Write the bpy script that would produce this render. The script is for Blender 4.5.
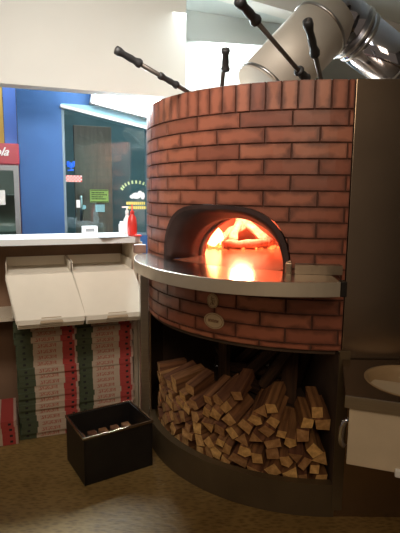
import bpy, bmesh, math, random
from mathutils import Matrix, Vector, Quaternion
for o in list(bpy.data.objects): bpy.data.objects.remove(o)
S = bpy.context.scene; COL = S.collection
S.view_settings.view_transform = 'Standard'; S.view_settings.look = 'None'
S.view_settings.gamma = 1; S.view_settings.use_curve_mapping = False
S.view_settings.exposure = 0.0

# ---------------------------------------------------------------- camera
PITCH, ROLL, FPX, EYE = .1483, -.0102, 489.0, 1.55
F = Vector((0, math.cos(PITCH), -math.sin(PITCH))); U0 = Vector((0, math.sin(PITCH), math.cos(PITCH))); R0 = Vector((1, 0, 0))
RR = R0*math.cos(ROLL) - U0*math.sin(ROLL); UU = R0*math.sin(ROLL) + U0*math.cos(ROLL)
cam = bpy.data.cameras.new('camera'); co = bpy.data.objects.new('camera', cam); COL.objects.link(co)
cam.sensor_fit = 'VERTICAL'; cam.sensor_height = 36; cam.lens = 36*FPX/533; cam.clip_start = .05
co.matrix_world = Matrix(((RR.x, UU.x, -F.x, 0), (RR.y, UU.y, -F.y, 0), (RR.z, UU.z, -F.z, EYE), (0, 0, 0, 1)))
S.camera = co

# ---------------------------------------------------------------- world and lights
w = bpy.data.worlds.new('world'); S.world = w; w.use_nodes = True
w.node_tree.nodes['Background'].inputs[0].default_value = (.60, .46, .34, 1)
w.node_tree.nodes['Background'].inputs[1].default_value = .20

YAW = math.radians(20.8)                       # the shop's walls are turned against the oven front
E1 = Vector((math.cos(YAW), math.sin(YAW), 0)); E2 = Vector((-math.sin(YAW), math.cos(YAW), 0)); ORG = Vector((-.433, 3.235, 0))
def rm(s, t, z=0): return ORG + E1*s + E2*t + Vector((0, 0, z))

def area(name, loc, target, size, size_y, energy, color):
    l = bpy.data.lights.new(name, 'AREA'); l.shape = 'RECTANGLE'; l.size = size; l.size_y = size_y; l.energy = energy; l.color = color
    o = bpy.data.objects.new(name, l); COL.objects.link(o); o.location = loc
    o.rotation_euler = (Vector(target)-Vector(loc)).to_track_quat('-Z', 'Y').to_euler(); return o
area('bulkhead_fill', (-.7, 1.3, 2.95), (-.7, 2.9, 2.2), 1.2, .6, 28, (1, .96, .90))  # unseen fill lamp added to brighten the bulkhead front
bpy.data.lights['bulkhead_fill'].spread = math.radians(95)
area('left_back_fill', rm(-1.05, .95, 2.95), rm(-1.0, 1.3, 1.8), .6, .3, 9, (.9, .97, 1))  # unseen lamp added to lift the yellow wall and blue strip
area('back_room_light', (.4, 4.3, 2.85), (.6, 4.2, 0), 1.6, .8, 55, (.88, .98, 1))
area('window_tube_light', rm(.2, .72, 2.26), rm(-.1, -1.2, 1.5), .6, .08, 85, (.80, .94, 1))
area('door_fill', rm(.1, 1.06, 2.75), rm(.0, 1.5, 1.4), .8, .1, 12, (.85, 1, 1))  # unseen lamp added to light the door and teal backdrop
area('front_room_light', (.1, -.6, 2.7), (.3, 2.4, .9), 1.0, 1.0, 24, (1, .78, .56))

# ---------------------------------------------------------------- materials
def newmat(name):
    m = bpy.data.materials.new(name); m.use_nodes = True; nt = m.node_tree
    return m, nt, nt.nodes['Principled BSDF']
def mat(name, col, rough=.6, metal=0, var=.12, scale=12, bump=0, stretch=(1, 1, 1), coat=0):
    m, nt, b = newmat(name); N = nt.nodes; L = nt.links
    tc = N.new('ShaderNodeTexCoord'); mp = N.new('ShaderNodeMapping'); mp.inputs['Scale'].default_value = stretch
    no = N.new('ShaderNodeTexNoise'); no.inputs['Scale'].default_value = scale; no.inputs['Detail'].default_value = 5
    L.new(tc.outputs['Object'], mp.inputs[0]); L.new(mp.outputs[0], no.inputs[0])
    cr = N.new('ShaderNodeValToRGB'); c = cr.color_ramp.elements
    c[0].position = .3; c[1].position = .7
    c[0].color = tuple(x*(1-var) for x in col)+(1,); c[1].color = tuple(min(1, x*(1+var)) for x in col)+(1,)
    L.new(no.outputs[0], cr.inputs[0]); L.new(cr.outputs[0], b.inputs['Base Color'])
    b.inputs['Roughness'].default_value = rough; b.inputs['Metallic'].default_value = metal
    if coat: b.inputs['Coat Weight'].default_value = coat
    if bump:
        bp = N.new('ShaderNodeBump'); bp.inputs['Strength'].default_value = bump; bp.inputs['Distance'].default_value = .01
        L.new(no.outputs[0], bp.inputs['Height']); L.new(bp.outputs[0], b.inputs['Normal'])
    return m
def emit(name, col, strength):
    m, nt, b = newmat(name); b.inputs['Base Color'].default_value = (*col, 1)
    b.inputs['Emission Color'].default_value = (*col, 1); b.inputs['Emission Strength'].default_value = strength; return m

def math_node(nt, op, a, b=None, c=None):
    n = nt.nodes.new('ShaderNodeMath'); n.operation = op
    for i, v in enumerate((a, b, c)):
        if v is None: continue
        if isinstance(v, (int, float)): n.inputs[i].default_value = v
        else: nt.links.new(v, n.inputs[i])
    return n.outputs[0]
def mix_col(nt, fac, a, b, mode='MIX'):
    n = nt.nodes.new('ShaderNodeMix'); n.data_type = 'RGBA'; n.blend_type = mode
    for i, v in ((0, fac), (6, a), (7, b)):
        if isinstance(v, (int, float)): n.inputs[i].default_value = v
        elif isinstance(v, tuple): n.inputs[i].default_value = (*v, 1) if len(v) == 3 else v
        else: nt.links.new(v, n.inputs[i])
    return n.outputs[2]

def brick_mat():
    m, nt, b = newmat('glazed_brick'); N = nt.nodes; L = nt.links
    g = N.new('ShaderNodeNewGeometry'); uv = N.new('ShaderNodeUVMap'); uv.uv_map = 'UVMap'
    sp = N.new('ShaderNodeSeparateXYZ'); L.new(uv.outputs[0], sp.inputs[0])
    cr = N.new('ShaderNodeValToRGB'); L.new(g.outputs['Random Per Island'], cr.inputs[0]); e = cr.color_ramp.elements
    e[0].color = (.27, .085, .05, 1); e[1].color = (.46, .17, .095, 1); e.new(.35).color = (.34, .11, .063, 1); e.new(.7).color = (.39, .125, .07, 1)
    # distance to the brick's own rim: kiln-darkened edges
    def edge(o, half):
        d = math_node(nt, 'ABSOLUTE', math_node(nt, 'SUBTRACT', o, .5)); return math_node(nt, 'MULTIPLY', math_node(nt, 'SUBTRACT', .5, d), half)
    d = math_node(nt, 'MINIMUM', edge(sp.outputs[0], .24), edge(sp.outputs[1], .07))
    tc = N.new('ShaderNodeTexCoord'); no = N.new('ShaderNodeTexNoise'); no.inputs['Scale'].default_value = 14; no.inputs['Detail'].default_value = 5
    L.new(tc.outputs['Object'], no.inputs[0])
    d2 = math_node(nt, 'ADD', d, math_node(nt, 'MULTIPLY', math_node(nt, 'SUBTRACT', no.outputs[0], .5), .06))
    mr = N.new('ShaderNodeMapRange'); mr.inputs[1].default_value = .0; mr.inputs[2].default_value = .022; L.new(d2, mr.inputs[0])
    c = mix_col(nt, mr.outputs[0], (.17, .055, .032), cr.outputs[0])
    L.new(c, b.inputs['Base Color']); b.inputs['Roughness'].default_value = .42
    bp = N.new('ShaderNodeBump'); bp.inputs['Strength'].default_value = .25; bp.inputs['Distance'].default_value = .01
    L.new(no.outputs[0], bp.inputs['Height']); L.new(bp.outputs[0], b.inputs['Normal'])
    return m

def floor_mat():
    m, nt, b = newmat('patterned_vinyl'); N = nt.nodes; L = nt.links
    tc = N.new('ShaderNodeTexCoord'); mp = N.new('ShaderNodeMapping'); mp.inputs['Rotation'].default_value = (0, 0, .5); mp.inputs['Scale'].default_value = (1, 2.6, 1)
    L.new(tc.outputs['Object'], mp.inputs[0])
    v = N.new('ShaderNodeTexVoronoi'); v.inputs['Scale'].default_value = 26; L.new(mp.outputs[0], v.inputs[0])
    n = N.new('ShaderNodeTexNoise'); n.inputs['Scale'].default_value = 5; n.inputs['Detail'].default_value = 6; L.new(tc.outputs['Object'], n.inputs[0])
    cr = N.new('ShaderNodeValToRGB'); e = cr.color_ramp.elements; e[0].position = .05; e[1].position = .6
    e[0].color = (.13, .073, .021, 1); e[1].color = (.25, .155, .052, 1); L.new(v.outputs[0], cr.inputs[0])
    c = mix_col(nt, .55, cr.outputs[0], n.outputs[0], 'SOFT_LIGHT'); b.inputs['Specular IOR Level'].default_value = .25
    L.new(c, b.inputs['Base Color']); b.inputs['Roughness'].default_value = .5
    bp = N.new('ShaderNodeBump'); bp.inputs['Strength'].default_value = .3; bp.inputs['Distance'].default_value = .004
    L.new(v.outputs[0], bp.inputs['Height']); L.new(bp.outputs[0], b.inputs['Normal']); return m

def box_print_mat():
    # closed pizza box: green, white and red fields round the side, red print in the middle, punched vents
    m, nt, b = newmat('printed_cardboard'); N = nt.nodes; L = nt.links
    tc = N.new('ShaderNodeTexCoord'); sp = N.new('ShaderNodeSeparateXYZ'); L.new(tc.outputs['Object'], sp.inputs[0])
    x, z = sp.outputs[0], sp.outputs[2]
    cr = N.new('ShaderNodeValToRGB'); cr.color_ramp.interpolation = 'CONSTANT'; e = cr.color_ramp.elements
    L.new(math_node(nt, 'DIVIDE', math_node(nt, 'ADD', x, .185), .37), cr.inputs[0])
    e[0].color = (.055, .065, .030, 1); e[1].position = .27; e[1].color = (.46, .34, .24, 1)
    e.new(.75).color = (.36, .04, .03, 1); e.new(.95).color = (.42, .27, .20, 1)
    def band(v, lo, hi): return math_node(nt, 'MULTIPLY', math_node(nt, 'GREATER_THAN', v, lo), math_node(nt, 'LESS_THAN', v, hi))
    no = N.new('ShaderNodeTexNoise'); no.inputs['Scale'].default_value = 1; no.inputs['Detail'].default_value = 1
    mp = N.new('ShaderNodeMapping'); mp.inputs['Scale'].default_value = (170, 0, 70); L.new(tc.outputs['Object'], mp.inputs[0]); L.new(mp.outputs[0], no.inputs[0])
    pr = math_node(nt, 'MULTIPLY', band(x, -.06, .055), math_node(nt, 'MULTIPLY', band(z, .008, .031), math_node(nt, 'GREATER_THAN', no.outputs[0], .48)))
    c = mix_col(nt, pr, cr.outputs[0], (.38, .13, .08))
    h1 = math_node(nt, 'MULTIPLY', band(x, -.145, -.128), band(z, .013, .027)); h2 = math_node(nt, 'MULTIPLY', band(x, .135, .152), band(z, .013, .027))
    c = mix_col(nt, math_node(nt, 'ADD', h1, h2), c, (.012, .01, .008))
    L.new(c, b.inputs['Base Color']); b.inputs['Roughness'].default_value = .75; return m

def wood_mat(name, c0, c1):
    m, nt, b = newmat(name); N = nt.nodes; L = nt.links
    tc = N.new('ShaderNodeTexCoord'); mp = N.new('ShaderNodeMapping'); mp.inputs['Scale'].default_value = (30, 2.2, 30)
    L.new(tc.outputs['Object'], mp.inputs[0]); n = N.new('ShaderNodeTexNoise'); n.inputs['Scale'].default_value = 1.6; n.inputs['Detail'].default_value = 7
    L.new(mp.outputs[0], n.inputs[0]); cr = N.new('ShaderNodeValToRGB'); e = cr.color_ramp.elements
    e[0].position = .33; e[1].position = .68; e[0].color = (*c0, 1); e[1].color = (*c1, 1); L.new(n.outputs[0], cr.inputs[0])
    oi = N.new('ShaderNodeObjectInfo'); hv = N.new('ShaderNodeHueSaturation')
    L.new(math_node(nt, 'ADD', math_node(nt, 'MULTIPLY', oi.outputs['Random'], .7), .62), hv.inputs['Value'])
    L.new(math_node(nt, 'ADD', math_node(nt, 'MULTIPLY', oi.outputs['Random'], .02), .49), hv.inputs['Hue'])
    L.new(cr.outputs[0], hv.inputs['Color']); L.new(hv.outputs[0], b.inputs['Base Color']); b.inputs['Roughness'].default_value = .8
    bp = N.new('ShaderNodeBump'); bp.inputs['Strength'].default_value = .5; bp.inputs['Distance'].default_value = .004
    L.new(n.outputs[0], bp.inputs['Height']); L.new(bp.outputs[0], b.inputs['Normal']); return m

def glass_mat(name, tint, rough=.02, alpha=.25):
    m, nt, b = newmat(name); N = nt.nodes; L = nt.links
    tr = N.new('ShaderNodeBsdfTransparent'); tr.inputs[0].default_value = (*tint, 1); gl = N.new('ShaderNodeBsdfGlossy'); gl.inputs['Roughness'].default_value = rough
    mx = N.new('ShaderNodeMixShader'); mx.inputs[0].default_value = alpha
    L.new(tr.outputs[0], mx.inputs[1]); L.new(gl.outputs[0], mx.inputs[2]); L.new(mx.outputs[0], N['Material Output'].inputs[0]); return m

M = dict(
    brick=brick_mat(), mortar=mat('dark_mortar', (.11, .05, .035), .9, 0, .25, 40, .3),
    floor=floor_mat(), print=box_print_mat(),
    cream_wall=mat('cream_painted_wall', (.62, .60, .55), .85, 0, .02, 3), ceiling=mat('pale_ceiling', (.50, .53, .51), .9, 0, .03, 2),
    blue=mat('blue_painted_wall', (.026, .095, .27), .7, 0, .06, 4), blue_strip=mat('bright_blue_strip', (.14, .30, .85), .6, 0, .04, 4),
    yellow=mat('yellow_painted_wall', (.75, .50, .12), .8, 0, .04, 4), dark_wall=mat('unseen_wall_dark', (.012, .009, .008), .8, 0, .1, 4),
    steel=mat('brushed_steel', (.52, .49, .45), .30, 1, .08, 6, 0, (1, 1, 30)), shelf_steel=mat('landing_steel', (.66, .62, .56), .17, 1, .04, 8),
    bronze=mat('dull_dark_steel', (.36, .275, .20), .24, .95, .10, 3, .03), sill=mat('dull_olive_steel', (.12, .085, .045), .55, .35, .15, 4, .05),
    arch=mat('sooted_arch_steel', (.055, .027, .023), .6, .3, .3, 7, .1), pale_blue=mat('pale_glow_panel', (.30, .55, .68), .6, 0, .04, 4), store_dark=mat('store_dark_brown', (.075, .045, .028), .9, 0, .3, 6),  # store lining in one dark brown tone
    edge_bright=mat('brightened_edge_steel', (.72, .64, .52), .42, .7, .06, 8), kerb=mat('dull_kerb_steel', (.32, .25, .18), .4, .8, .1, 8), refract=mat('fireclay_dome', (.66, .36, .28), .8, 0, .2, 9, .3), hearth=mat('hearth_stone', (.32, .12, .07), .2, 0, .15, 10, .04),
    chrome=mat('polished_flue', (.58, .59, .68), .07, 1, .03, 2), flue=mat('cream_reflecting_flue', (.56, .49, .41), .62, .4, .06, 2),  # both flue metals carry reflected surroundings in their colour: cream, blue-grey
    ring=mat('flue_band', (.35, .33, .31), .3, 1, .1, 5), grip=mat('black_plastic_grip', (.03, .028, .028), .5, 0, .2, 20), shaft=mat('grey_steel_shaft', (.20, .17, .15), .38, .8, .15, 20),
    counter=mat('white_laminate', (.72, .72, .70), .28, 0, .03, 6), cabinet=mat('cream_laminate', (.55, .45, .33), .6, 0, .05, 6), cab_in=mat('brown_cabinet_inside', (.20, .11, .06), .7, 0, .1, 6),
    card=mat('white_cardboard', (.70, .62, .50), .75, 0, .04, 5), kraft=mat('brown_kraft', (.42, .31, .2), .8, 0, .08, 9),
    red=mat('red_plastic', (.65, .04, .03), .35, 0, .05, 5), white=mat('white_plastic', (.8, .8, .8), .4, 0, .03, 5), paper=mat('white_paper', (.78, .8, .8), .8, 0, .03, 9),
    black=mat('black_metal', (.018, .015, .013), .45, .3, .2, 10), teal=mat('dark_teal_wall', (.14, .18, .185), .7, 0, .2, 3), door=mat('brown_wood_door', (.26, .14, .10), .6, 0, .15, 5, 0, (6, 6, 1)),
    ygreen=mat('yellow_vinyl', (.80, .70, .16), .6, 0, .04, 9), grn=mat('pale_green_vinyl', (.45, .60, .30), .6, 0, .04, 9), frame=mat('grey_blue_frame', (.16, .22, .26), .5, .2, .05, 6),
    apron=mat('cream_panel', (.64, .53, .38), .6, 0, .06, 8), bowl=mat('tan_lit_steel', (.38, .26, .14), .55, 0, .08, 6),
    side=wood_mat('split_wood_side', (.12, .045, .017), (.33, .145, .055)), end=wood_mat('split_wood_end', (.50, .25, .085), (.80, .47, .19)),  # sides kept darker than ends, partly to stand in for shade between logs
    rear_wood=wood_mat('rear_wood_shade', (.03, .014, .008), (.10, .045, .02)), char=mat('firelit_charred_wood', (.55, .30, .24), .9, 0, .5, 25, .5),
    badge=mat('cream_enamel', (.60, .45, .28), .5, 0, .06, 20), badge2=mat('brown_print', (.30, .16, .09), .6, 0, .1, 20),
    fridge_red=mat('fridge_red', (.32, .03, .05), .4, 0, .05, 5), grey=mat('grey_frame', (.22, .23, .24), .5, .3, .06, 5), inside=mat('fridge_lining', (.35, .40, .38), .6, 0, .05, 5),
    glass=glass_mat('window_glass', (.75, .92, .95), .03, .06), fglass=glass_mat('fridge_glass', (.8, .9, .88), .03, .06),
    tube=emit('lit_tube', (.85, .97, 1), 22), panel=emit('lit_panel', (.95, 1, .97), 3.0), neon=emit('blue_neon', (.05, .15, .8), .8), flame=emit('flame', (1, .45, .16), 7), ember=emit('ember', (1, .25, .06), 1.6),
)

# ---------------------------------------------------------------- mesh helpers (all shapes are given in world metres)
def xf(bm, verts, m):
    bmesh.ops.transform(bm, matrix=m, verts=verts)
def bx(bm, c, d, rz=0, bev=0, rot=None):
    r = bmesh.ops.create_cube(bm, size=1); vs = r['verts']
    rm_ = rot.to_4x4() if rot is not None else Matrix.Rotation(rz, 4, 'Z')
    xf(bm, vs, Matrix.Translation(Vector(c)) @ rm_ @ Matrix.Diagonal((*d, 1)))
    if bev:
        es = list({e for v in vs for e in v.link_edges}); bmesh.ops.bevel(bm, geom=es, offset=bev, segments=2, affect='EDGES', profile=.6)
def rbx(bm, s0, s1, t0, t1, z0, z1, bev=0):      # box given in the room's own directions
    bx(bm, rm((s0+s1)/2, (t0+t1)/2, (z0+z1)/2), (s1-s0, t1-t0, z1-z0), YAW, bev)
def tube(bm, pts, rad, seg=12, cap=True, rads=None):
    pts = [Vector(p) for p in pts]; rings = []; n = len(pts); prev = None
    for i, p in enumerate(pts):
        t = (pts[min(i+1, n-1)]-pts[max(i-1, 0)]).normalized()
        if prev is None:
            a = Vector((0, 0, 1)) if abs(t.z) < .9 else Vector((1, 0, 0)); u = t.cross(a).normalized()
        else: u = (prev - t*prev.dot(t)).normalized()
        prev = u; v = t.cross(u); r = rads[i] if rads else rad
        rings.append([bm.verts.new(p+(u*math.cos(k*math.tau/seg)+v*math.sin(k*math.tau/seg))*r) for k in range(seg)])
    for a, b in zip(rings, rings[1:]):
        for k in range(seg): bm.faces.new((a[k], a[(k+1) % seg], b[(k+1) % seg], b[k])).smooth = True
    if cap: bm.faces.new(rings[0][::-1]); bm.faces.new(rings[-1])
def prism(bm, outline, z0, z1):
    a = [bm.verts.new((x, y, z0)) for x, y in outline]; b = [bm.verts.new((x, y, z1)) for x, y in outline]; n = len(a)
    bm.faces.new(a[::-1]); bm.faces.new(b)
    for i in range(n): bm.faces.new((a[i], a[(i+1) % n], b[(i+1) % n], b[i]))
def lathe(bm, c, prof, seg=32, closed=False):
    rings = []
    for r, z in prof: rings.append([bm.verts.new((c[0]+r*math.cos(k*math.tau/seg), c[1]+r*math.sin(k*math.tau/seg), c[2]+z)) for k in range(seg)])
    prs = list(zip(rings, rings[1:])) + ([(rings[-1], rings[0])] if closed else [])
    for a, b in prs:
        for k in range(seg): bm.faces.new((a[k], a[(k+1) % seg], b[(k+1) % seg], b[k])).smooth = True
    if not closed:
        if prof[0][0] > 1e-6: bm.faces.new(rings[0][::-1])
        if prof[-1][0] > 1e-6: bm.faces.new(rings[-1])
    bmesh.ops.remove_doubles(bm, verts=bm.verts, dist=1e-6)
W = {}                                            # world matrices of the things, for placing parts
def empty(name, loc, rz=0):
    o = bpy.data.objects.new(name, None); COL.objects.link(o); o.location = loc; o.rotation_euler = (0, 0, rz); o.empty_display_size = .1
    W[o.name] = Matrix.Translation(Vector(loc)) @ Matrix.Rotation(rz, 4, 'Z'); return o
def obj(name, bm, m, parent=None, label=None, base=None, rz=0, fix=True):
    if fix: bmesh.ops.recalc_face_normals(bm, faces=bm.faces)
    me = bpy.data.meshes.new(name)
    if parent is not None: inv = W[parent.name].inverted(); mw = W[parent.name]
    else:
        if base is None:
            xs = [v.co for v in bm.verts]; base = ((min(v.x for v in xs)+max(v.x for v in xs))/2, (min(v.y for v in xs)+max(v.y for v in xs))/2, min(v.z for v in xs))
        mw = Matrix.Translation(Vector(base)) @ Matrix.Rotation(rz, 4, 'Z'); inv = mw.inverted()
    bmesh.ops.transform(bm, matrix=inv, verts=bm.verts); bm.to_mesh(me); bm.free()
    for x in (m if isinstance(m, list) else [m]): me.materials.append(x)
    o = bpy.data.objects.new(name, me); COL.objects.link(o)
    if parent is not None: o.parent = parent
    else: o.matrix_world = mw
    W[o.name] = mw
    if label: o['label'] = label
    return o
def tag(o, label, cat, group=None):
    o['label'] = label; o['category'] = cat
    if group: o['group'] = group
    return o
def struct(name, bm, m):
    o = obj(name, bm, m); o['kind'] = 'structure'; return o
def B(): return bmesh.new()
def copy_tree(o, parent=None):
    c = o.copy(); COL.objects.link(c)
    if parent is not None: c.parent = parent
    for ch in [x for x in bpy.data.objects if x.parent == o]: copy_tree(ch, c)
    return c
def boolean_cut(o, cutters):
    mods = []
    for k in cutters:
        md = o.modifiers.new('cut', 'BOOLEAN'); md.operation = 'DIFFERENCE'; md.object = k; md.solver = 'EXACT'; mods.append(md)
    bpy.context.view_layer.update(); dg = bpy.context.evaluated_depsgraph_get()
    me = bpy.data.meshes.new_from_object(o.evaluated_get(dg), preserve_all_data_layers=True, depsgraph=dg)
    o.modifiers.clear(); o.data = me
def ordinal(n): return ['', 'first', 'second', 'third', 'fourth', 'fifth', 'sixth', 'seventh', 'eighth', 'ninth', 'tenth', 'eleventh', 'twelfth', 'thirteenth', 'fourteenth', 'fifteenth', 'sixteenth', 'seventeenth', 'eighteenth', 'nineteenth', 'twentieth', 'twenty-first', 'twenty-second', 'twenty-third', 'twenty-fourth'][n]

# ================================================================ THE SETTING
b = B(); bx(b, (.2, 2.5, -.03), (7, 9, .06)); struct('floor', b, M['floor'])
b = B(); bx(b, (.8, 3.6, 3.08), (8, 10, .06)); struct('ceiling', b, M['ceiling'])
b = B(); rbx(b, -3.0, .478, .37, .50, 2.243, 3.05); struct('trim_1', b, M['cream_wall'])          # bulkhead over the counter
b = B(); rbx(b, -.69, -.365, .9, 1.35, 0, 3.05); struct('wall_left', b, M['blue'])
b = B(); rbx(b, -.79, -.685, 1.37, 1.47, 0, 3.05); struct('trim_2', b, M['blue_strip'])  # vertical strip in a brighter blue than the wall
b = B(); rbx(b, -2.6, -.795, 1.42, 1.52, 0, 3.05); struct('wall_far_left', b, M['yellow'])
b = B(); rbx(b, -.365, .40, .9, .98, 2.215, 3.05); rbx(b, -.365, 1.6, .9, .98, 0, 1.19); struct('wall_back', b, M['blue'])
b = B(); rbx(b, .40, 1.9, .9, .98, 2.215, 3.05); struct('wall_back_right', b, M['ceiling'])
b = B(); bx(b, (1.5, 7.4, 1.5), (7, .1, 3.1)); struct('wall_far', b, M['cream_wall'])
b = B(); bx(b, (1.75, .89, 1.5), (.08, 2.54, 3.0)); struct('unseen_wall_right', b, M['dark_wall'])  # unseen dark wall, added to darken the side panel's reflection
b = B(); rbx(b, -.36, 1.6, 2.1, 2.16, 0, 3.05); struct('wall_outside', b, M['teal'])
b = B(); bx(b, (.95, 4.15, 2.97), (.14, 2.0, .16), -.98); struct('trim_3', b, M['cream_wall'])
# window
win = empty('window_1', rm(.1, .93, 1.19), YAW); win['kind'] = 'structure'
b = B(); rbx(b, -.365, -.345, .9, .97, 1.19, 2.215); rbx(b, .32, .36, .9, .97, 1.19, 2.215); rbx(b, -.345, .9, .92, .96, 1.19, 1.21)
obj('window_frame', b, M['frame'], win)
TILT = Matrix.Rotation(YAW, 3, 'Z') @ Matrix.Rotation(math.radians(10.5), 3, 'Y')
b = B(); bx(b, rm(.0, .885, 2.142), (.76, .03, .022), 0, 0, TILT); obj('head_trim', b, M['white'], win)
b = B(); vs = [b.verts.new(rm(s_, t_, z_)) for t_ in (.885, .899) for s_, z_ in ((-.365, 2.20), (.60, 2.03), (.60, 2.23), (-.365, 2.23))]
for q_ in ((0, 1, 2, 3), (7, 6, 5, 4), (0, 4, 5, 1), (1, 5, 6, 2), (2, 6, 7, 3), (3, 7, 4, 0)): b.faces.new([vs[k] for k in q_])
obj('glow_board', b, M['pale_blue'], win)  # added board, its pale blue painted for the lamp's glow on the wall
b = B(); rbx(b, -.345, .9, .945, .95, 1.21, 2.2); obj('window_pane', b, M['glass'], win)
# brown door behind the window
dr = empty('door_1', rm(-.09, 1.25, 0), YAW); dr['kind'] = 'structure'
b = B(); rbx(b, -.235, .09, 1.25, 1.30, 0, 2.12, .004); obj('door_panel', b, M['door'], dr)
b = B(); tube(b, [rm(-.19, 1.22, 1.30), rm(-.19, 1.22, 1.52)], .012); rbx(b, -.196, -.184, 1.22, 1.25, 1.31, 1.33); rbx(b, -.196, -.184, 1.22, 1.25, 1.49, 1.51); obj('door_handle', b, M['steel'], dr)

# ceiling lights seen beyond the bulkhead
def ceiling_panel(loc, d, rz, label):
    t = empty('ceiling_light', (loc[0], loc[1], 3.05), rz)
    b = B(); bx(b, (loc[0], loc[1], 3.035), (d[0]+.06, d[1]+.06, .03), rz); obj('frame', b, M['white'], t)
    b = B(); bx(b, (loc[0], loc[1], 3.015), (d[0], d[1], .012), rz); obj('diffuser', b, M['panel'], t)
    tag(t, label, 'ceiling light')
ceiling_panel((1.05, 5.3), (.9, .35), .3, 'lit white ceiling panel seen in the gap under the flue elbow')
# tube fixture under the bulkhead
t = empty('fluorescent_light', rm(.12, .80, 2.245), YAW)
b = B(); bx(b, rm(.22, .845, 2.27), (.72, .07, .20), 0, .006, TILT); obj('housing', b, M['white'], t)
b = B(); bx(b, rm(.22, .795, 2.27), (.70, .035, .185), 0, .012, TILT); obj('diffuser', b, M['tube'], t)
tag(t, 'glaring white fluorescent light above the window, left of the oven top', 'light')

# ================================================================ THE OVEN
CX, CY, R = .634, 3.147, .97
def pol(r, th): return (CX+r*math.sin(th), CY-r*math.cos(th))
D = math.radians
oven = empty('pizza_oven', (CX, CY, 0)); tag(oven, 'big round brick-faced wood-fired pizza oven with a fire burning inside', 'oven')
TH0 = D(-35.7); OUT = Vector((math.sin(TH0), -math.cos(TH0), 0)); LT = Vector((math.cos(TH0), math.sin(TH0), 0)); CEN = Vector((CX, CY, 0)); ZH = 1.2
def prof(a, h, n=22, p=2.9, q=2.3):
    pts = []
    for i in range(n+1):
        u = -math.cos(math.pi*i/n); v = (max(0, 1-abs(u)**p))**(1/q); pts.append((a*u, h*v))
    return pts
def arch_loop(bm, r, a, h, front=False, p=3.4, q=2.3):
    vs = []
    for u, v in prof(a, h, 22, p, q):
        rr = math.sqrt((R+.012)**2-u*u)+r if front else r
        vs.append(bm.verts.new(CEN+OUT*rr+LT*u+Vector((0, 0, ZH+v))))
    return vs
def arch_solid(name, r0, r1, a, h):
    b = B(); L = []
    for r in (r0, r1):
        vs = [b.verts.new(CEN+OUT*r+LT*u+Vector((0, 0, ZH+v))) for u, v in prof(a, h, 22, 3.3 if r1 > 1 else 2.1, 2.3 if r1 > 1 else 2)]
        vs = [b.verts.new(CEN+OUT*r-LT*a+Vector((0, 0, ZH-.012)))] + vs + [b.verts.new(CEN+OUT*r+LT*a+Vector((0, 0, ZH-.012)))]; L.append(vs)
    n = len(L[0]); b.faces.new(L[0]); b.faces.new(L[1][::-1])
    for i in range(n): b.faces.new((L[0][i], L[1][i], L[1][(i+1) % n], L[0][(i+1) % n]))
    return obj(name, b, [], None, None, (0, 0, 0))
cut = arch_solid('cut_a', .55, 1.3, .372, .298); cut2 = arch_solid('cut_b', .30, .86, .297, .235)

# brick facing: every brick a curved block with its own rim
bm = B(); uvl = bm.loops.layers.uv.new('UVMap')
def brick(t0, t1, z0, z1, vert=False):
    t0 += .0026; t1 -= .0026; z0 += .0022; z1 -= .0022; n = max(1, round((t1-t0)/.07)); ins = .0022
    A, Bk = [], []
    for i in range(n+1):
        f = i/n; th = t0+(t1-t0)*f; thi = t0+ins+(t1-t0-2*ins)*f
        lo, hi = pol(.955, th), pol(.9655, th); o = pol(R, thi)
        A.append([bm.verts.new((*lo, z0)), bm.verts.new((*lo, z1)), bm.verts.new((*hi, z1)), bm.verts.new((*o, z1-ins)), bm.verts.new((*o, z0+ins)), bm.verts.new((*hi, z0))])
    def uvof(f, k): u = f; v = (0, 1, 1, .97, .03, 0)[k]; return (v, u) if vert else (u, v)
    for i in range(n):
        for k in range(6):
            j = (k+1) % 6; fc = bm.faces.new((A[i][k], A[i][j], A[i+1][j], A[i+1][k]))
            for lp, (q, kk) in zip(fc.loops, ((i/n, k), (i/n, j), ((i+1)/n, j), ((i+1)/n, k))): lp[uvl].uv = uvof(q, kk)
    for row, f in ((A[0], 0.0), (A[n], 1.0)):
        fc = bm.faces.new(row if f == 0 else row[::-1])
        for lp in fc.loops: lp[uvl].uv = (0, 0)
TE, TS = D(1.45), D(-118)
t = D(-2.7)+D(4.18); k = 0
e = TE
t = D(1.45)
edges = [D(1.45)]; q = D(-.35)
while q > TS: edges.append(q); q -= D(4.18)
for a, c in zip(edges, edges[1:]): brick(c, a, 1.915, 2.041, True)
z = 1.915; row = 0
while z > .84:
    z0 = max(z-.0701, .8335); off = D(.15) if row % 2 == 0 else D(-6.95)
    ed = [D(1.45)]; q = off
    while q > TS: ed.append(q); q -= D(14.2)
    for a, c in zip(ed, ed[1:]): brick(c, a, z0, z)
    z = z0; row += 1
facing = obj('brick_facing', bm, M['brick'], oven)
def shell(bm, r0, r1, z0, z1, t0, t1, step=D(3)):
    n = max(2, int((t1-t0)/step)); L = []
    for i in range(n+1):
        th = t0+(t1-t0)*i/n; a, c = pol(r0, th), pol(r1, th)
        L.append([bm.verts.new((*a, z0)), bm.verts.new((*a, z1)), bm.verts.new((*c, z1)), bm.verts.new((*c, z0))])
    for p_, q_ in zip(L, L[1:]):
        for k in range(4): bm.faces.new((p_[k], p_[(k+1) % 4], q_[(k+1) % 4], q_[k]))
    bm.faces.new(L[0]); bm.faces.new(L[-1][::-1])
b = B(); shell(b, .925, .9625, .834, 2.036, TS, D(1.4)); mortar = obj('mortar_bed', b, M['mortar'], oven)
boolean_cut(facing, [cut]); boolean_cut(mortar, [cut])
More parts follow.
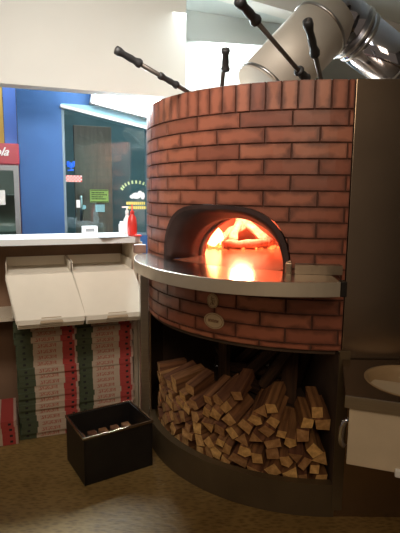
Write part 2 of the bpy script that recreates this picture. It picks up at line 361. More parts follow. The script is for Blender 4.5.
# arch hood
b = B()
Ls = [arch_loop(b, 0, .371, .297, True), arch_loop(b, 0, .352, .278, True), arch_loop(b, .88, .325, .255, False, 2.6, 2.1), arch_loop(b, .79, .29, .228, False, 2.1, 2), arch_loop(b, .70, .29, .228, False, 2.1, 2), arch_loop(b, .70, .304, .242, False, 2.1, 2), arch_loop(b, .79, .304, .242, False, 2.1, 2), arch_loop(b, .88, .345, .275, False, 2.6, 2.1)]
for p_, q_ in zip(Ls, Ls[1:]+Ls[:1]):
    for i in range(len(p_)-1):
        f_ = b.faces.new((p_[i], p_[i+1], q_[i+1], q_[i])); f_.smooth = p_ is not Ls[0] and p_ is not Ls[-1]
b.faces.new([l[0] for l in Ls]); b.faces.new([l[-1] for l in Ls][::-1])
obj('arch_hood', b, M['arch'], oven)
# dome
b = B(); n = 12
prf = [(.69*math.cos(i*math.pi/2/n), .42*math.sin(i*math.pi/2/n)) for i in range(n+1)]; pro = [((.69+.03)*math.cos(i*math.pi/2/n), (.42+.03)*math.sin(i*math.pi/2/n)) for i in range(n+1)]
lathe(b, (CX, CY, ZH), pro+prf[::-1], 64, True); dome = obj('dome', b, M['refract'], oven)
boolean_cut(dome, [cut2])
for x in (cut, cut2): bpy.data.objects.remove(x)
# hearth: disc plus tongue under the arch
b = B(); ol = []; ph = math.asin(.30/.74)
for i in range(41):
    a = TH0+ph+(math.tau-2*ph)*i/40; ol.append(pol(.74, a))
for rr, u in ((.95, -.31), (.96, -.15), (.965, 0), (.96, .15), (.95, .31)):
    p_ = CEN+OUT*(math.sqrt(R*R-u*u)-.02)+LT*u; ol.append((p_.x, p_.y))
prism(b, ol, 1.145, ZH); obj('hearth_floor', b, M['hearth'], oven)
# landing shelf: follows the drum, deepest in front of the mouth
def sr(d):        # outer radius by angle
    pts = [(-75, 1.02), (-68, 1.075), (-58.6, 1.144), (-46.8, 1.205), (-39.7, 1.243), (-29.8, 1.276), (-21.6, 1.282), (-10.8, 1.247), (-2, 1.203), (0.5, 1.19)]
    for (a, ra), (c, rc) in zip(pts, pts[1:]):
        if a <= d <= c:
            f = (d-a)/(c-a); return ra+(rc-ra)*f
    return pts[0][1] if d < -75 else pts[-1][1]
def sm(d): return sum(sr(d+k) for k in (-4, -2, 0, 2, 4))/5
b = B(); o1 = [pol(sm(d), D(d)) for d in [x*1.5-71 for x in range(45)]+[-3.2]]; i1 = [pol(.958, D(d)) for d in [x*3.0-71 for x in range(23)]+[-3.2]][::-1]
prism(b, o1+i1, 1.143, ZH+.001); sh = obj('landing_shelf', b, M['shelf_steel'], oven)
b = B(); L_ = []
for d in [x*1.5-71 for x in range(45)]+[-3.2]:
    p0, p1 = pol(sm(d)+.0005, D(d)), pol(sm(d)+.0045, D(d)); L_.append([b.verts.new((*p0, 1.141)), b.verts.new((*p0, ZH+.002)), b.verts.new((*p1, ZH)), b.verts.new((*p1, 1.143))])
for p_, q_ in zip(L_, L_[1:]):
    for k in range(4): b.faces.new((p_[k], p_[(k+1) % 4], q_[(k+1) % 4], q_[k]))
b.faces.new(L_[0]); b.faces.new(L_[-1][::-1]); obj('shelf_bright_edge', b, M['edge_bright'], oven)  # added strip, colour brightened for light the shelf edge should reflect
b = B(); p_ = pol(1.19, D(-2.6)); bx(b, (p_[0]+.004, p_[1]+.01, 1.171), (.024, .05, .064), 0, .003); obj('shelf_end_cap', b, M['black'], oven)
b = B(); shell(b, .972, 1.03, 1.202, 1.243, D(-12), D(-.5)); obj('shelf_kerb', b, M['kerb'], oven)
b = B(); p_ = pol(1.0, D(-13.6)); bx(b, (*p_, 1.225), (.028, .05, .045), D(-13), .003); bx(b, (p_[0], p_[1]-.005, 1.252), (.02, .035, .01), D(-13), .002); obj('shelf_bracket', b, M['bronze'], oven)
b = B(); p_ = pol(1.03, D(-74)); bx(b, (p_[0], p_[1], 1.225), (.05, .07, .05), D(-74), .004); obj('shelf_end_block', b, M['door'], oven)
# post, sill, store
b = B(); p_ = pol(1.0, D(-76.5)); bx(b, (*p_, .569), (.045, .05, 1.136), D(-76), .003); obj('corner_post', b, M['steel'], oven)
b = B(); shell(b, .955, .975, 0, .17, D(-118), D(1.5)); shell(b, .93, .955, .15, .17, D(-80), D(1.5)); obj('curved_sill', b, M['sill'], oven)
b = B(); shell(b, .955, .965, .17, .834, D(-118), D(-79)); obj('side_cladding', b, M['bronze'], oven)
b = B(); prism(b, [pol(.93, D(d)) for d in range(-80, 2, 4)]+[(CX+.02, CY+.3), (CX-.9, CY+.3)], .04, .055); obj('store_floor', b, M['store_dark'], oven)
b = B(); prism(b, [pol(.952, D(d)) for d in range(-84, 3, 3)]+[(CX+.04, CY+.3), (CX-.9, CY+.3)], .815, .833); obj('store_ceiling', b, M['store_dark'], oven)
b = B(); prism(b, [pol(.575, D(d)) for d in range(-80, 2, 4)]+[(CX+.01, CY+.3), (CX-.5, CY+.3)], .055, .36); obj('store_ledge', b, M['store_dark'], oven)
b = B(); bx(b, (CX-.4, CY+.33, .43), (1.0, .03, .80)); obj('store_back', b, M['store_dark'], oven)
b = B(); bx(b, (.652, 2.66, .43), (.012, .96, .78)); obj('store_side', b, M['store_dark'], oven)
b = B(); lathe(b, (CX, CY, 1.955), [(.92, 0), (.92, .03)], 64); obj('top_cap', b, M['bronze'], oven)
b = B(); bx(b, (1.13, 2.19, 1.02), (.94, .026, 2.041), 0, .002); obj('side_panel', b, M['bronze'], oven)
b = B(); bx(b, (.672, 2.172, .44), (.05, .012, .80), 0, .002); obj('store_door_post', b, M['sill'], oven)
# two enamel badges under the shelf
def badge(th, z, w_, h_, round_):
    o_ = Vector((math.sin(th), -math.cos(th), 0)); l_ = Vector((math.cos(th), math.sin(th), 0)); c0 = CEN+o_*(R+.002)
    def disc(bm, k, d0, d1, kin=0):
        n = 32; P = []
        for d in (d0, d1):
            P.append([bm.verts.new(c0+o_*d+l_*(w_*k*math.cos(i*math.tau/n))+Vector((0, 0, z+h_*k*math.sin(i*math.tau/n)))) for i in range(n)])
            if kin: P.append([bm.verts.new(c0+o_*d+l_*(w_*kin*math.cos(i*math.tau/n))+Vector((0, 0, z+h_*kin*math.sin(i*math.tau/n)))) for i in range(n)])
        if kin:
            a, ai, c, ci = P
            for i in range(n):
                j = (i+1) % n
                for q_ in ((c[i], c[j], ci[j], ci[i]), (a[i], a[j], c[j], c[i]), (ai[j], ai[i], ci[i], ci[j])): bm.faces.new(q_)
        else:
            bm.faces.new(P[1]); bm.faces.new(P[0][::-1])
            for i in range(n): bm.faces.new((P[0][i], P[0][(i+1) % n], P[1][(i+1) % n], P[1][i]))
    bb = B(); disc(bb, 1, 0, .006); f_ = obj('badge', bb, M['badge'], oven, 'round cream badge' if round_ else 'oval cream badge')
    W[f_.name] = W[oven.name]
    bb = B(); disc(bb, .9, .0055, .0068, .84)
    if round_:      # rampant figure in the seal: a few curved strokes
        def P(u, v): return c0+o_*.0075+l_*(u*w_)+Vector((0, 0, z+v*h_))
        for st in ([(-.1, .6), (-.25, .25), (0, 0), (.05, -.5)], [(-.1, .3), (.3, .42)], [(0, 0), (.35, .1), (.3, -.2)], [(0, -.1), (-.35, -.35), (-.3, -.6)], [(.0, -.2), (.25, -.5)]): tube(bb, [P(*s_) for s_ in st], .0012, 6)
    else:
        def P(u, v): return c0+o_*.0075+l_*(u*w_)+Vector((0, 0, z+v*h_))
        for i in range(8): tube(bb, [P(-.52+i*.135, -.16), P(-.49+i*.135, .18)], .0022, 6)
        for i in range(7): tube(bb, [P(-.50+i*.135, .18 if i % 2 else -.1), P(-.40+i*.135, .14 if i % 2 else .1)], .0018, 6)
    obj('badge_mark', bb, M['badge2'], f_)
badge(D(-35.7), 1.028, .033, .036, True); badge(D(-35.2), .928, .058, .040, False)

# fire inside the oven
rnd = random.Random(3)
def fire_log(p0, p1, r, label):
    b = B(); p0 = Vector(p0); p1 = Vector(p1); n = 7
    pts = [p0.lerp(p1, i/(n-1))+Vector((rnd.uniform(-.006, .006), 0, rnd.uniform(-.006, .006))) for i in range(n)]
    tube(b, pts, r, 9, True, [r*rnd.uniform(.85, 1.1) for _ in range(n)])
    o = obj('burning_log', b, M['char']); tag(o, label, 'log', 'logs burning in the oven')  # pinkish wood colour holds the firelight on the charred logs
fire_log((.10, 3.22, 1.235), (.33, 3.34, 1.36), .032, 'burning log leaning up right in the middle of the oven fire')
fire_log((.20, 3.12, 1.235), (.28, 3.40, 1.40), .030, 'steepest burning log, pointing up through the oven fire')
fire_log((.46, 3.14, 1.235), (.27, 3.36, 1.38), .028, 'burning log leaning up left at the right of the fire')
fire_log((.14, 3.08, 1.232), (.44, 3.16, 1.232), .030, 'burning log lying flat across the front of the fire')
b = B()
for i in range(60):
    a = rnd.uniform(0, 6.28); rr = rnd.uniform(0, 1)**.5; s_ = rnd.uniform(.008, .02)
    r_ = bmesh.ops.create_icosphere(b, subdivisions=1, radius=s_); xf(b, r_['verts'], Matrix.Translation((.28+.25*rr*math.cos(a), 3.22+.13*rr*math.sin(a), ZH+s_*.6)))
o = obj('ember_bed', b, M['ember']); tag(o, 'heap of glowing embers under the burning logs', 'embers'); o['kind'] = 'stuff'
fl = []
b = B()
for (x, y, h_, r_) in ((.07, 3.17, .16, .045), (.10, 3.24, .20, .05), (.03, 3.22, .12, .035)):
    ph_ = rnd.uniform(0, 6); pts = [Vector((x+.014*math.sin(ph_+i*1.1), y+.01*math.cos(ph_+i), ZH+.02+h_*i/6)) for i in range(7)]
    tube(b, pts, r_, 10, True, [r_*k for k in (.6, 1, .95, .75, .5, .28, .06)])
o = obj('flame', b, M['flame']); tag(o, 'tall bright flames at the left side of the oven fire', 'fire'); o['kind'] = 'stuff'
l = bpy.data.lights.new('fire_light', 'POINT'); l.energy = 20; l.color = (1, .38, .20); l.shadow_soft_size = .07
lo = bpy.data.objects.new('fire_light', l); COL.objects.link(lo); lo.location = (.27, 3.12, 1.44)

# ================================================================ FLUE
flue = empty('flue_pipe', (.21, 2.8, 1.985)); tag(flue, 'thick shiny metal flue rising from the oven top and bending down right', 'flue pipe')
PA = Vector((.337, 2.85, 2.115)); EL = Vector((.745, 3.0, 2.568)); d1 = (EL-PA).normalized(); PB = Vector((1.306, 3.2, 2.275)); d2 = (PB-EL).normalized()
b = B(); tube(b, [PA, EL-d1*.02], .172, 48, True); obj('lower_pipe', b, M['flue'], flue)
b = B(); lathe(b, (.33, 2.85, 1.986), [(.168, 0), (.168, .10)], 48); obj('collar', b, M['ring'], flue)
b = B(); r_ = bmesh.ops.create_uvsphere(b, u_segments=48, v_segments=24, radius=.173); xf(b, r_['verts'], Matrix.Translation(EL))
for f_ in b.faces: f_.smooth = True
tube(b, [EL, EL+d2*.17], .158, 48); obj('elbow', b, M['chrome'], flue)
b = B(); tube(b, [EL+d2*.16, PB+d2*.3], .148, 48, True); obj('upper_pipe', b, M['chrome'], flue)
def ring(p, d, r):
    b = B(); tube(b, [p-d*.010, p-d*.005, p+d*.005, p+d*.010], r, 48, True, [r, r+.006, r+.006, r]); obj('pipe_band', b, M['ring'], flue)
ring(PA+d1*.02, d1, .173); ring(EL-d1*.12, d1, .173); ring(EL+d2*.17, d2, .158); ring(EL+d2*.215, d2, .149); ring(EL+d2*.50, d2, .149)

# ================================================================ OVEN TOOLS lying on the oven top
def tool(base, pts, grips, label, r=.011):
    t = empty('oven_tool', base); P = [Vector(p) for p in pts]
    b = B(); tube(b, [Vector(base)]+P, r, 12); obj('shaft', b, M['shaft'], t)
    for p0, p1, rg in grips:
        p0 = Vector(p0); p1 = Vector(p1); b = B()
        tube(b, [p0.lerp(p1, f) for f in (0, .03, .14, .24, .32, .45, .6, .72, .80, .88, .97, 1)], rg, 14, True, [rg*k for k in (.6, 1.12, 1.22, 1.0, .85, .92, 1.0, .88, 1.05, 1.28, 1.15, .7)]); obj('grip', b, M['grip'], t)
    tag(t, label, 'oven tool', 'long-handled tools on the oven top')
def V(*a): return Vector(a)
def ext(a, c, z):      # continue the line c->a down to height z
    a = V(*a); c = V(*c); f = (a.z-z)/(c.z-a.z); return tuple(a+(a-c)*f)
a_, c_ = (-.092, 2.5, 2.056), (-.389, 2.3, 2.182)
tool(ext(a_, c_, 1.997), [a_, c_], [((-.389, 2.3, 2.182), (-.280, 2.373, 2.136), .017), ((-.205, 2.424, 2.104), (-.116, 2.484, 2.066), .015)], 'long tool leaning out left over the rim with two dark grips')
a_, c_ = (.103, 2.6, 2.102), (.113, 2.49, 2.245)
tool(ext(a_, c_, 1.997), [a_, c_], [(c_, (.117, 2.56, 2.155), .018)], 'shortest-looking tool, standing nearly upright behind the brick rim')
a_, c_ = (.454, 2.3, 2.078), (.130, 1.94, 2.262)
tool(ext(a_, c_, 1.997), [a_, c_], [(c_, (.215, 2.035, 2.214), .019), ((.425, 2.268, 2.095), (.475, 2.323, 2.066), .02)], 'longest tool, slanting up left across the thick flue', .010)
a_, c_ = (.571, 2.45, 2.093), (.440, 2.19, 2.278)
tool(ext(a_, c_, 1.997), [a_, c_], [(c_, (.515, 2.339, 2.172), .019)], 'tool with a knobbed brown-black grip in front of the flue elbow')

# ================================================================ COUNTER AND CABINET
cn = empty('counter', rm(-1.0, .2, 0), YAW); tag(cn, 'white-topped counter with open cream shelves left of the oven', 'counter')
b = B(); bm_ = [rm(-2.4, 0), rm(0, 0), rm(.05, .06), rm(.05, .40), rm(-2.4, .40)]
prism(b, [(p.x, p.y) for p in bm_], 1.222, 1.26); obj('countertop', b, M['counter'], cn)
b = B(); rbx(b, -.012, .018, .025, .39, 0, 1.222); rbx(b, .028, .062, .05, .39, 0, 1.222); obj('end_panel', b, M['cabinet'], cn)
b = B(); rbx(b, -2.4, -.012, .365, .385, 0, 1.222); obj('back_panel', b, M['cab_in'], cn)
b = B(); rbx(b, -2.4, -.012, .03, .365, .745, .768); obj('shelf', b, M['cabinet'], cn)
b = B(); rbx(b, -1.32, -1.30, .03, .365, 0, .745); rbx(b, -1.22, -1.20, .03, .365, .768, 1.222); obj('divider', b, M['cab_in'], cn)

# closed printed pizza boxes in stacks under the shelf
bw, bh = .365, .0385
def closed_box(col):
    b = B(); c = Vector((0, 0, 0))
    bx(b, (0, 0, .017), (bw, bw, .034)); bx(b, (0, 0, .0355), (bw+.003, bw+.003, .0045)); bx(b, (0, -bw/2+.001, .0205), (bw-.03, .003, .026))
    return obj('pizza_box', b, col, None, None, (0, 0, 0))
proto = closed_box(M['print']); first = True; rnd = random.Random(8)
def place(src, name, loc, rz):
    o = src.copy(); COL.objects.link(o); o.location = loc; o.rotation_euler = (0, 0, rz); return o
def stack(s, t0, n, zb, words, group, jit=.006, src=proto, br=None):
    for i in range(n):
        js = rnd.uniform(-jit, jit); jt = rnd.uniform(-jit, jit)
        if br and i < br[0]: js += br[1]; jt += br[2]
        o = place(src, 'pizza_box', rm(s+js, t0+bw/2+jt, zb+i*bh), YAW+rnd.uniform(-.012, .012))
        pos = ('topmost' if i == n-1 else ordinal(n-i)+' from the top')
        tag(o, f'flat tricolour pizza box, {pos} in the {words}', 'pizza box', group)
stack(-.592, -.08, 19, .004, 'left stack under the shelf', 'printed boxes in the left stack', .007, proto, (12, .012, -.02))
stack(-.222, -.08, 19, .004, 'right stack beside the end panel', 'printed boxes in the right stack')
stack(-.965, -.13, 4, .004, 'low stack at far left', 'printed boxes in the low left stack')
white_box = place(proto, 'pizza_box', (0, 0, 0), 0); white_box.data = proto.data.copy(); white_box.data.materials[0] = M['card']
stack(-.60, .0, 6, .769, 'pile behind the left lids', 'plain boxes behind the left lids', .003, white_box)
stack(-.222, .0, 6, .769, 'pile behind the right lids', 'plain boxes behind the right lids', .003, white_box)
bpy.data.objects.remove(proto); bpy.data.objects.remove(white_box)
for o in bpy.data.objects:
    if o.name.startswith('pizza_box') and 'pile behind' in o.get('label', ''): o['label'] = o['label'].replace('tricolour', 'white')
# opened boxes nested on top, lids hanging down in front
def open_box(s0, k, words, dsk):
    zt = 1.02+.013*k; w_ = .385
    t = empty('open_pizza_box', rm(s0+w_/2, .18, zt), YAW)
    b = B(); rbx(b, s0, s0+w_, .0, .355, zt, zt+.004)
    if k == 2:
        for q_ in ((s0, s0+.004, .0, .355), (s0+w_-.004, s0+w_, .0, .355), (s0, s0+w_, .351, .355)): rbx(b, *q_, zt, zt+.065)
    else:
        for q_ in ((s0, s0+.004, .0, .355), (s0+w_-.004, s0+w_, .0, .355), (s0, s0+w_, .351, .355)): rbx(b, *q_, zt, zt+.012)
    obj('tray', b, M['card'], t)
    # lid: folds over the front edge of the tray
    th = .0035; off = .0095*k
    H0 = Vector((0, -.004-off*.9, zt+.005)); H1 = Vector((dsk, -.275-off*1.0, .800+.012*k)) ; H05 = H0.lerp(H1, .06)+Vector((0, -.022, .012))
    def strip(bm, rows, wid, t_=th):
        prev = None
        for (ds, tt, zz), (w0, w1) in zip(rows, wid):
            vs = [rm(s0+ds+w0, tt, zz), rm(s0+ds+w1, tt, zz), rm(s0+ds+w1, tt+t_*.8, zz-t_), rm(s0+ds+w0, tt+t_*.8, zz-t_)]
            vs = [bm.verts.new(v) for v in vs]
            if prev:
                for a in range(4): bm.faces.new((prev[a], prev[(a+1) % 4], vs[(a+1) % 4], vs[a]))
            else: bm.faces.new(vs)
            prev = vs
        bm.faces.new(prev[::-1])
    b = B(); strip(b, [(0, H0.y, H0.z), (0, H05.y, H05.z), (H1.x, H1.y, H1.z)], [(0, w_), (0, w_), (0, w_)]); ld = obj('lid', b, M['card'], t); W[ld.name] = W[t.name]
    dv = (H1-H05).normalized(); H2 = H1+Vector((0, dv.y*.004, -.028)); b = B()
    strip(b, [(H1.x, H1.y-.001, H1.z), (H2.x, H2.y, H2.z)], [(0.004, w_-.004), (.008, w_-.008)]); obj('front_flap', b, M['card'], ld)
    Hs = H1-dv*.012; nrm = Vector((0, -1, .0))
    b = B(); strip(b, [(H1.x, Hs.y-.0035, Hs.z), (H2.x, H2.y-.004, H2.z+.006)], [(.135, .245), (.125, .255)], .002); obj('tuck_slot', b, M['kraft'], ld, 'brown uncoated tuck slot')
    tag(t, f'opened white pizza box, lid hanging down, {["innermost", "middle", "outermost"][k]} of the three {words}', 'pizza box', 'opened boxes with hanging lids')
for k in range(3): open_box(-.81+.002*k, k, 'on the left', .05)
for k in range(3): open_box(-.415+.002*k, k, 'on the right', .04)

# things on the counter
b = B(); rbx(b, -.30, -.20, .375, .395, 1.26, 1.31, .003)
t = empty('napkin_box', rm(-.245, .36, 1.26), YAW); b.free(); b = B(); rbx(b, -.298, -.192, .33, .39, 1.26, 1.312, .004); obj('box_body', b, M['white'], t)
b = B(); rbx(b, -.275, -.215, .328, .3302, 1.275, 1.297); obj('front_print', b, M['grey'], t, 'grey printed panel'); tag(t, 'low white box with grey print at the back of the counter', 'box')
t = empty('card_holder', rm(-.01, .34, 1.26), YAW); b = B(); rbx(b, -.037, .015, .31, .36, 1.26, 1.325, .004); obj('holder_body', b, M['white'], t)
b = B(); rbx(b, -.030, .008, .345, .35, 1.32, 1.345); obj('cards', b, M['paper'], t); tag(t, 'small white card holder just left of the red bottle', 'card holder')
for i, (s, tt, w_, d_, m_, lab) in enumerate(((-.40, .20, .20, .13, 'paper', 'white paper sheet lying at the left of the counter papers'), (-.24, .12, .21, .14, 'paper', 'loose menu sheet in the middle of the counter papers'), (-.14, .03, .20, .10, 'grey', 'dark grey flyer at the front edge of the counter'), (-.12, .16, .16, .11, 'paper', 'white flyer nearest the card holder on the counter'))):
    b = B(); bx(b, rm(s, tt, 1.2605+.0014*i+.0008), (w_, d_, .0012), YAW+.2*(i-1)); o = obj('paper_sheet', b, M[m_]); tag(o, lab, 'paper', 'papers on the counter')
t = empty('squeeze_bottle', rm(.005, .10, 1.26)); c = rm(.005, .10, 1.26)
b = B(); lathe(b, c, [(.030, 0), (.033, .01), (.032, .09), (.026, .125), (.013, .145), (.012, .15)], 24); obj('bottle_body', b, M['red'], t)
b = B(); lathe(b, c, [(.014, .15), (.014, .165), (.006, .17), (.0035, .215)], 16); obj('nozzle', b, M['red'], t); tag(t, 'red plastic squeeze bottle with a pointed nozzle at the counter end', 'bottle')
t = empty('soap_bottle', rm(-.045, .22, 1.26)); c = rm(.0, .24, 1.26)
b = B(); lathe(b, c, [(.022, 0), (.026, .01), (.026, .10), (.012, .125), (.010, .14)], 20); obj('bottle_body', b, M['white'], t)
b = B(); lathe(b, c, [(.012, .14), (.012, .165), (.005, .17), (.005, .19)], 12); bx(b, c+Vector((-.012, 0, .19)), (.045, .012, .010), YAW); obj('pump', b, M['paper'], t); tag(t, 'white pump bottle standing behind the red squeeze bottle', 'bottle')
o = B(); rbx(o, .0, .048, .01, .06, 1.262, 1.272, .002); o = obj('red_tray', o, M['red']); tag(o, 'small flat red tray on the right corner of the counter', 'tray')

# stickers and signs at the window
def sign(name, s0, s1, z0, z1, m_, label, cat, t0=.943, th=.002):
    t = empty(name, rm((s0+s1)/2, t0, z0), YAW); b = B(); rbx(b, s0, s1, t0-th, t0, z0, z1); obj('sign_face', b, m_, t); tag(t, label, cat); return t
t = sign('warning_sign', -.11, .053, 1.462, 1.575, M['ygreen'], 'yellow sign with dark border and lines of small print in the window', 'sign', 1.245)
b = B()
for zz, n_ in ((1.548, 9), (1.530, 11), (1.512, 8), (1.494, 10)):
    for i in range(n_): rbx(b, -.095+i*.0125, -.0865+i*.0125, 1.241, 1.2425, zz-.005, zz+.004)
rbx(b, -.106, .049, 1.241, 1.2425, 1.566, 1.571); rbx(b, -.106, .049, 1.241, 1.2425, 1.466, 1.471); obj('sign_print', b, M['black'], t)
sign('paper_notice', -.063, .018, 1.378, 1.443, M['paper'], 'blank-looking white notice taped below the yellow sign', 'notice', 1.245)
sign('small_notice', -.263, -.233, 1.425, 1.487, M['paper'], 'narrow white notice in the left pane beside the brown door', 'notice', .943)
t = empty('round_sticker', rm(-.165, 1.24, 1.38), YAW); b = B(); tube(b, [rm(-.165, 1.248, 1.42), rm(-.165, 1.244, 1.42)], .02, 20); obj('sticker_face', b, M['paper'], t); tag(t, 'small round white sticker left of the white notice', 'sticker')
t = empty('neon_sign', rm(-.29, 1.0, 1.72), YAW); b = B(); pts = [rm(-.325+.06*i/14, 1.0, 1.77+.03*math.sin(i*1.9)) for i in range(15)]; tube(b, pts, .006, 8); tube(b, [rm(-.32, 1.0, 1.725), rm(-.27, 1.0, 1.73)], .006, 8); obj('neon_tube', b, M['neon'], t); tag(t, 'dim blue neon squiggle hanging in the left window pane', 'neon sign')
t = empty('checkered_strip', rm(-.285, .94, 1.632), YAW)
b = B(); rbx(b, -.345, -.215, .938, .942, 1.632, 1.684); obj('strip_face', b, M['paper'], t)
b = B()
for i in range(10):
    for j in range(4):
        if (i+j) % 2: rbx(b, -.345+i*.013, -.332+i*.013, .9365, .938, 1.632+j*.013, 1.645+j*.013)
obj('red_checks', b, M['red'], t); tag(t, 'red and white checkered strip stuck on the left pane', 'window strip')
t = empty('window_decal', rm(.23, .943, 1.43), YAW); b = B()
for i in range(11):      # arched line of lettering above the figure
    a = math.pi*(.93-.086*i); c_ = rm(.235-.0+.125*math.cos(a), .943, 1.565+.075*math.sin(a)); bx(b, c_, (.013, .002, .026), 0, 0, Matrix.Rotation(YAW, 3, 'Z') @ Matrix.Rotation(-(a-math.pi/2)*.6, 3, 'Y'))
obj('arched_lettering', b, M['grn'], t)
b = B()
for zz, n_ in ((1.462, 10), (1.425, 11)):
    for i in range(n_): rbx(b, .150+i*.0165, .162+i*.0165, .941, .943, zz-.012, zz+.012)
obj('block_lettering', b, M['ygreen'], t)
b = B()
for (ds, dz, rx, rz_) in ((0, 0, .040, .026), (.032, .022, .02, .02), (-.035, -.008, .022, .016), (.055, .0, .02, .03)):
    c_ = rm(.235+ds, .943, 1.525+dz); vs = [b.verts.new(c_+E1*(rx*math.cos(k*math.tau/20))+Vector((0, 0, rz_*math.sin(k*math.tau/20)))-E2*.001) for k in range(20)]; b.faces.new(vs)
    r_ = bmesh.ops.extrude_face_region(b, geom=[b.faces[-1] if False else list(b.faces)[-1]]); bmesh.ops.translate(b, verts=[v for v in r_['geom'] if isinstance(v, bmesh.types.BMVert)], vec=-E2*.0015)
obj('white_figure', b, M['paper'], t); tag(t, 'pale window lettering arched over a white figure beside the oven', 'window decal')

# drinks fridge
fr = empty('drinks_fridge', rm(-1.0, 1.1, 0), YAW); l = bpy.data.lights.new('fridge_light', 'POINT'); l.energy = 1.6; l.color = (.85, 1, .95); l.shadow_soft_size = .03; lo = bpy.data.objects.new('fridge_light', l); COL.objects.link(lo); lo.location = rm(-.95, .90, 1.67)
tag(fr, 'red-topped glass-door drinks fridge at the left edge of the picture', 'fridge')
b = B(); rbx(b, -1.30, -1.28, .86, 1.36, 0, 1.75); rbx(b, -.715, -.695, .86, 1.36, 0, 1.75); rbx(b, -1.30, -.695, 1.34, 1.36, 0, 1.75); rbx(b, -1.30, -.695, .86, 1.36, 0, .12); obj('body', b, M['fridge_red'], fr)
b = B(); rbx(b, -1.28, -.715, 1.32, 1.338, .12, 1.75); obj('lining', b, M['inside'], fr)
b = B(); rbx(b, -1.31, -.688, .82, 1.36, 1.752, 1.905, .01); hd = obj('header', b, M['fridge_red'], fr); W[hd.name] = W[fr.name]
b = B(); rbx(b, -1.30, -1.262, .825, .858, .12, 1.745); rbx(b, -.735, -.697, .825, .858, .12, 1.745); rbx(b, -1.262, -.735, .825, .858, 1.705, 1.745); rbx(b, -1.262, -.735, .825, .858, .12, .17); obj('door_frame', b, M['grey'], fr)
b = B(); rbx(b, -1.262, -.735, .84, .846, .17, 1.705); obj('door_glass', b, M['fglass'], fr)
for zz in (.5, .85, 1.2, 1.52): b = B(); rbx(b, -1.28, -.715, .90, 1.318, zz, zz+.008); obj('fridge_shelf', b, M['grey'], fr)
b = B(); rbx(b, -.86, -.80, .836, .839, 1.45, 1.56); obj('door_label', b, M['paper'], fr, 'white label on the door glass')
tc_ = bpy.data.curves.new('txt', 'FONT'); tc_.body = 'Coca-Cola'; tc_.size = .085; tc_.shear = .45; tc_.extrude = .002; tc_.offset = .0015; tc_.align_x = 'RIGHT'
to = bpy.data.objects.new('txt', tc_); COL.objects.link(to); bpy.context.view_layer.update()
me = bpy.data.meshes.new_from_object(to.evaluated_get(bpy.context.evaluated_depsgraph_get())); bpy.data.objects.remove(to)
b = B(); b.from_mesh(me); bmesh.ops.transform(b, verts=b.verts, matrix=Matrix.Translation(rm(-.765, .816, 1.815)) @ Matrix.Rotation(YAW, 4, 'Z') @ Matrix.Rotation(math.pi/2, 4, 'X')); obj('white_script', b, M['paper'], hd, None, None, 0, False)

# ================================================================ METAL BIN beside the woodstore
yb = math.radians(32); b1 = Vector((math.cos(yb), math.sin(yb), 0)); b2 = Vector((-math.sin(yb), math.cos(yb), 0)); FR = Vector((-.262, 2.615, 0))
def bb_(bm, u0, u1, v0, v1, z0, z1, bev=.0): bx(bm, FR+b1*((u0+u1)/2)+b2*((v0+v1)/2)+Vector((0, 0, (z0+z1)/2)), (u1-u0, v1-v0, z1-z0), yb, bev)
t = empty('metal_bin', FR-b1*.20+b2*.15, yb); b = B()
bb_(b, -.40, 0, 0, .012, 0, .27); bb_(b, -.40, 0, .298, .31, 0, .27); bb_(b, -.40, -.388, 0, .31, 0, .27); bb_(b, -.012, 0, 0, .31, 0, .27); bb_(b, -.39, -.01, .01, .30, .0, .012); obj('bin_body', b, M['black'], t)
b = B(); bb_(b, -.405, .005, -.006, .004, .262, .276, .002); bb_(b, -.405, .005, .306, .316, .262, .276, .002); bb_(b, -.406, -.396, 0, .31, .262, .276, .002); bb_(b, -.004, .006, 0, .31, .262, .276, .002); obj('rim', b, M['bronze'], t)
tag(t, 'open black metal bin on the floor between pizza boxes and woodpile', 'bin')
rnd = random.Random(4); kind_ = ['leftmost', 'second from the left', 'middle', 'fourth from the left', 'rightmost']
for i in range(5):
    c = FR+b1*(-.345+.07*i)+b2*.15+Vector((0, 0, .05+.0)); b = B(); bb = Matrix.Rotation(yb+rnd.uniform(-.05, .05), 3, 'Z')
    bx(b, c+Vector((0, 0, .10)), (.045, .22, .04), 0, .003, bb)
    bx(b, c+Vector((0, 0, .0)), (.05, .24, .07), 0, .004, bb); bx(b, c+Vector((0, 0, .06)), (.035, .2, .055), 0, .0, bb)
    o = obj('kindling_piece', b, M['side']); tag(o, f'{kind_[i]} piece of kindling inside the black metal bin', 'kindling', 'kindling in the metal bin')

# ================================================================ RIGHT-HAND COUNTER with basin
ya = math.atan2(1.695-1.756, .736-.556); a1_ = Vector((math.cos(ya), math.sin(ya), 0)); a2_ = Vector((-math.sin(ya), math.cos(ya), 0)); RC = Vector((.556, 1.756, 0))
def ab(bm, u0, u1, v0, v1, z0, z1, bev=0): bx(bm, RC+a1_*((u0+u1)/2)+a2_*((v0+v1)/2)+Vector((0, 0, (z0+z1)/2)), (u1-u0, v1-v0, z1-z0), ya, bev)
def ap(u, v): p = RC+a1_*u+a2_*v; return (p.x, p.y)
sk = empty('wash_counter', (*ap(.5, .2), 0), ya); tag(sk, 'steel-topped side counter with cream front and round basin at right', 'counter')
b = B(); prism(b, [ap(0, 0), ap(1.02, 0), (1.55, 2.165), (.66, 2.165)], .762, .80); top = obj('steel_top', b, M['bronze'], sk)
cB = (.872, 1.908); b = B(); lathe(b, (*cB, .5), [(.182, 0), (.182, .5)], 48); cu = obj('cut_c', b, [], None, None, (0, 0, 0)); boolean_cut(top, [cu]); bpy.data.objects.remove(cu)
b = B(); ab(b, -.002, 1.02, -.006, .002, .755, .802, .001); obj('front_edge', b, M['steel'], sk)
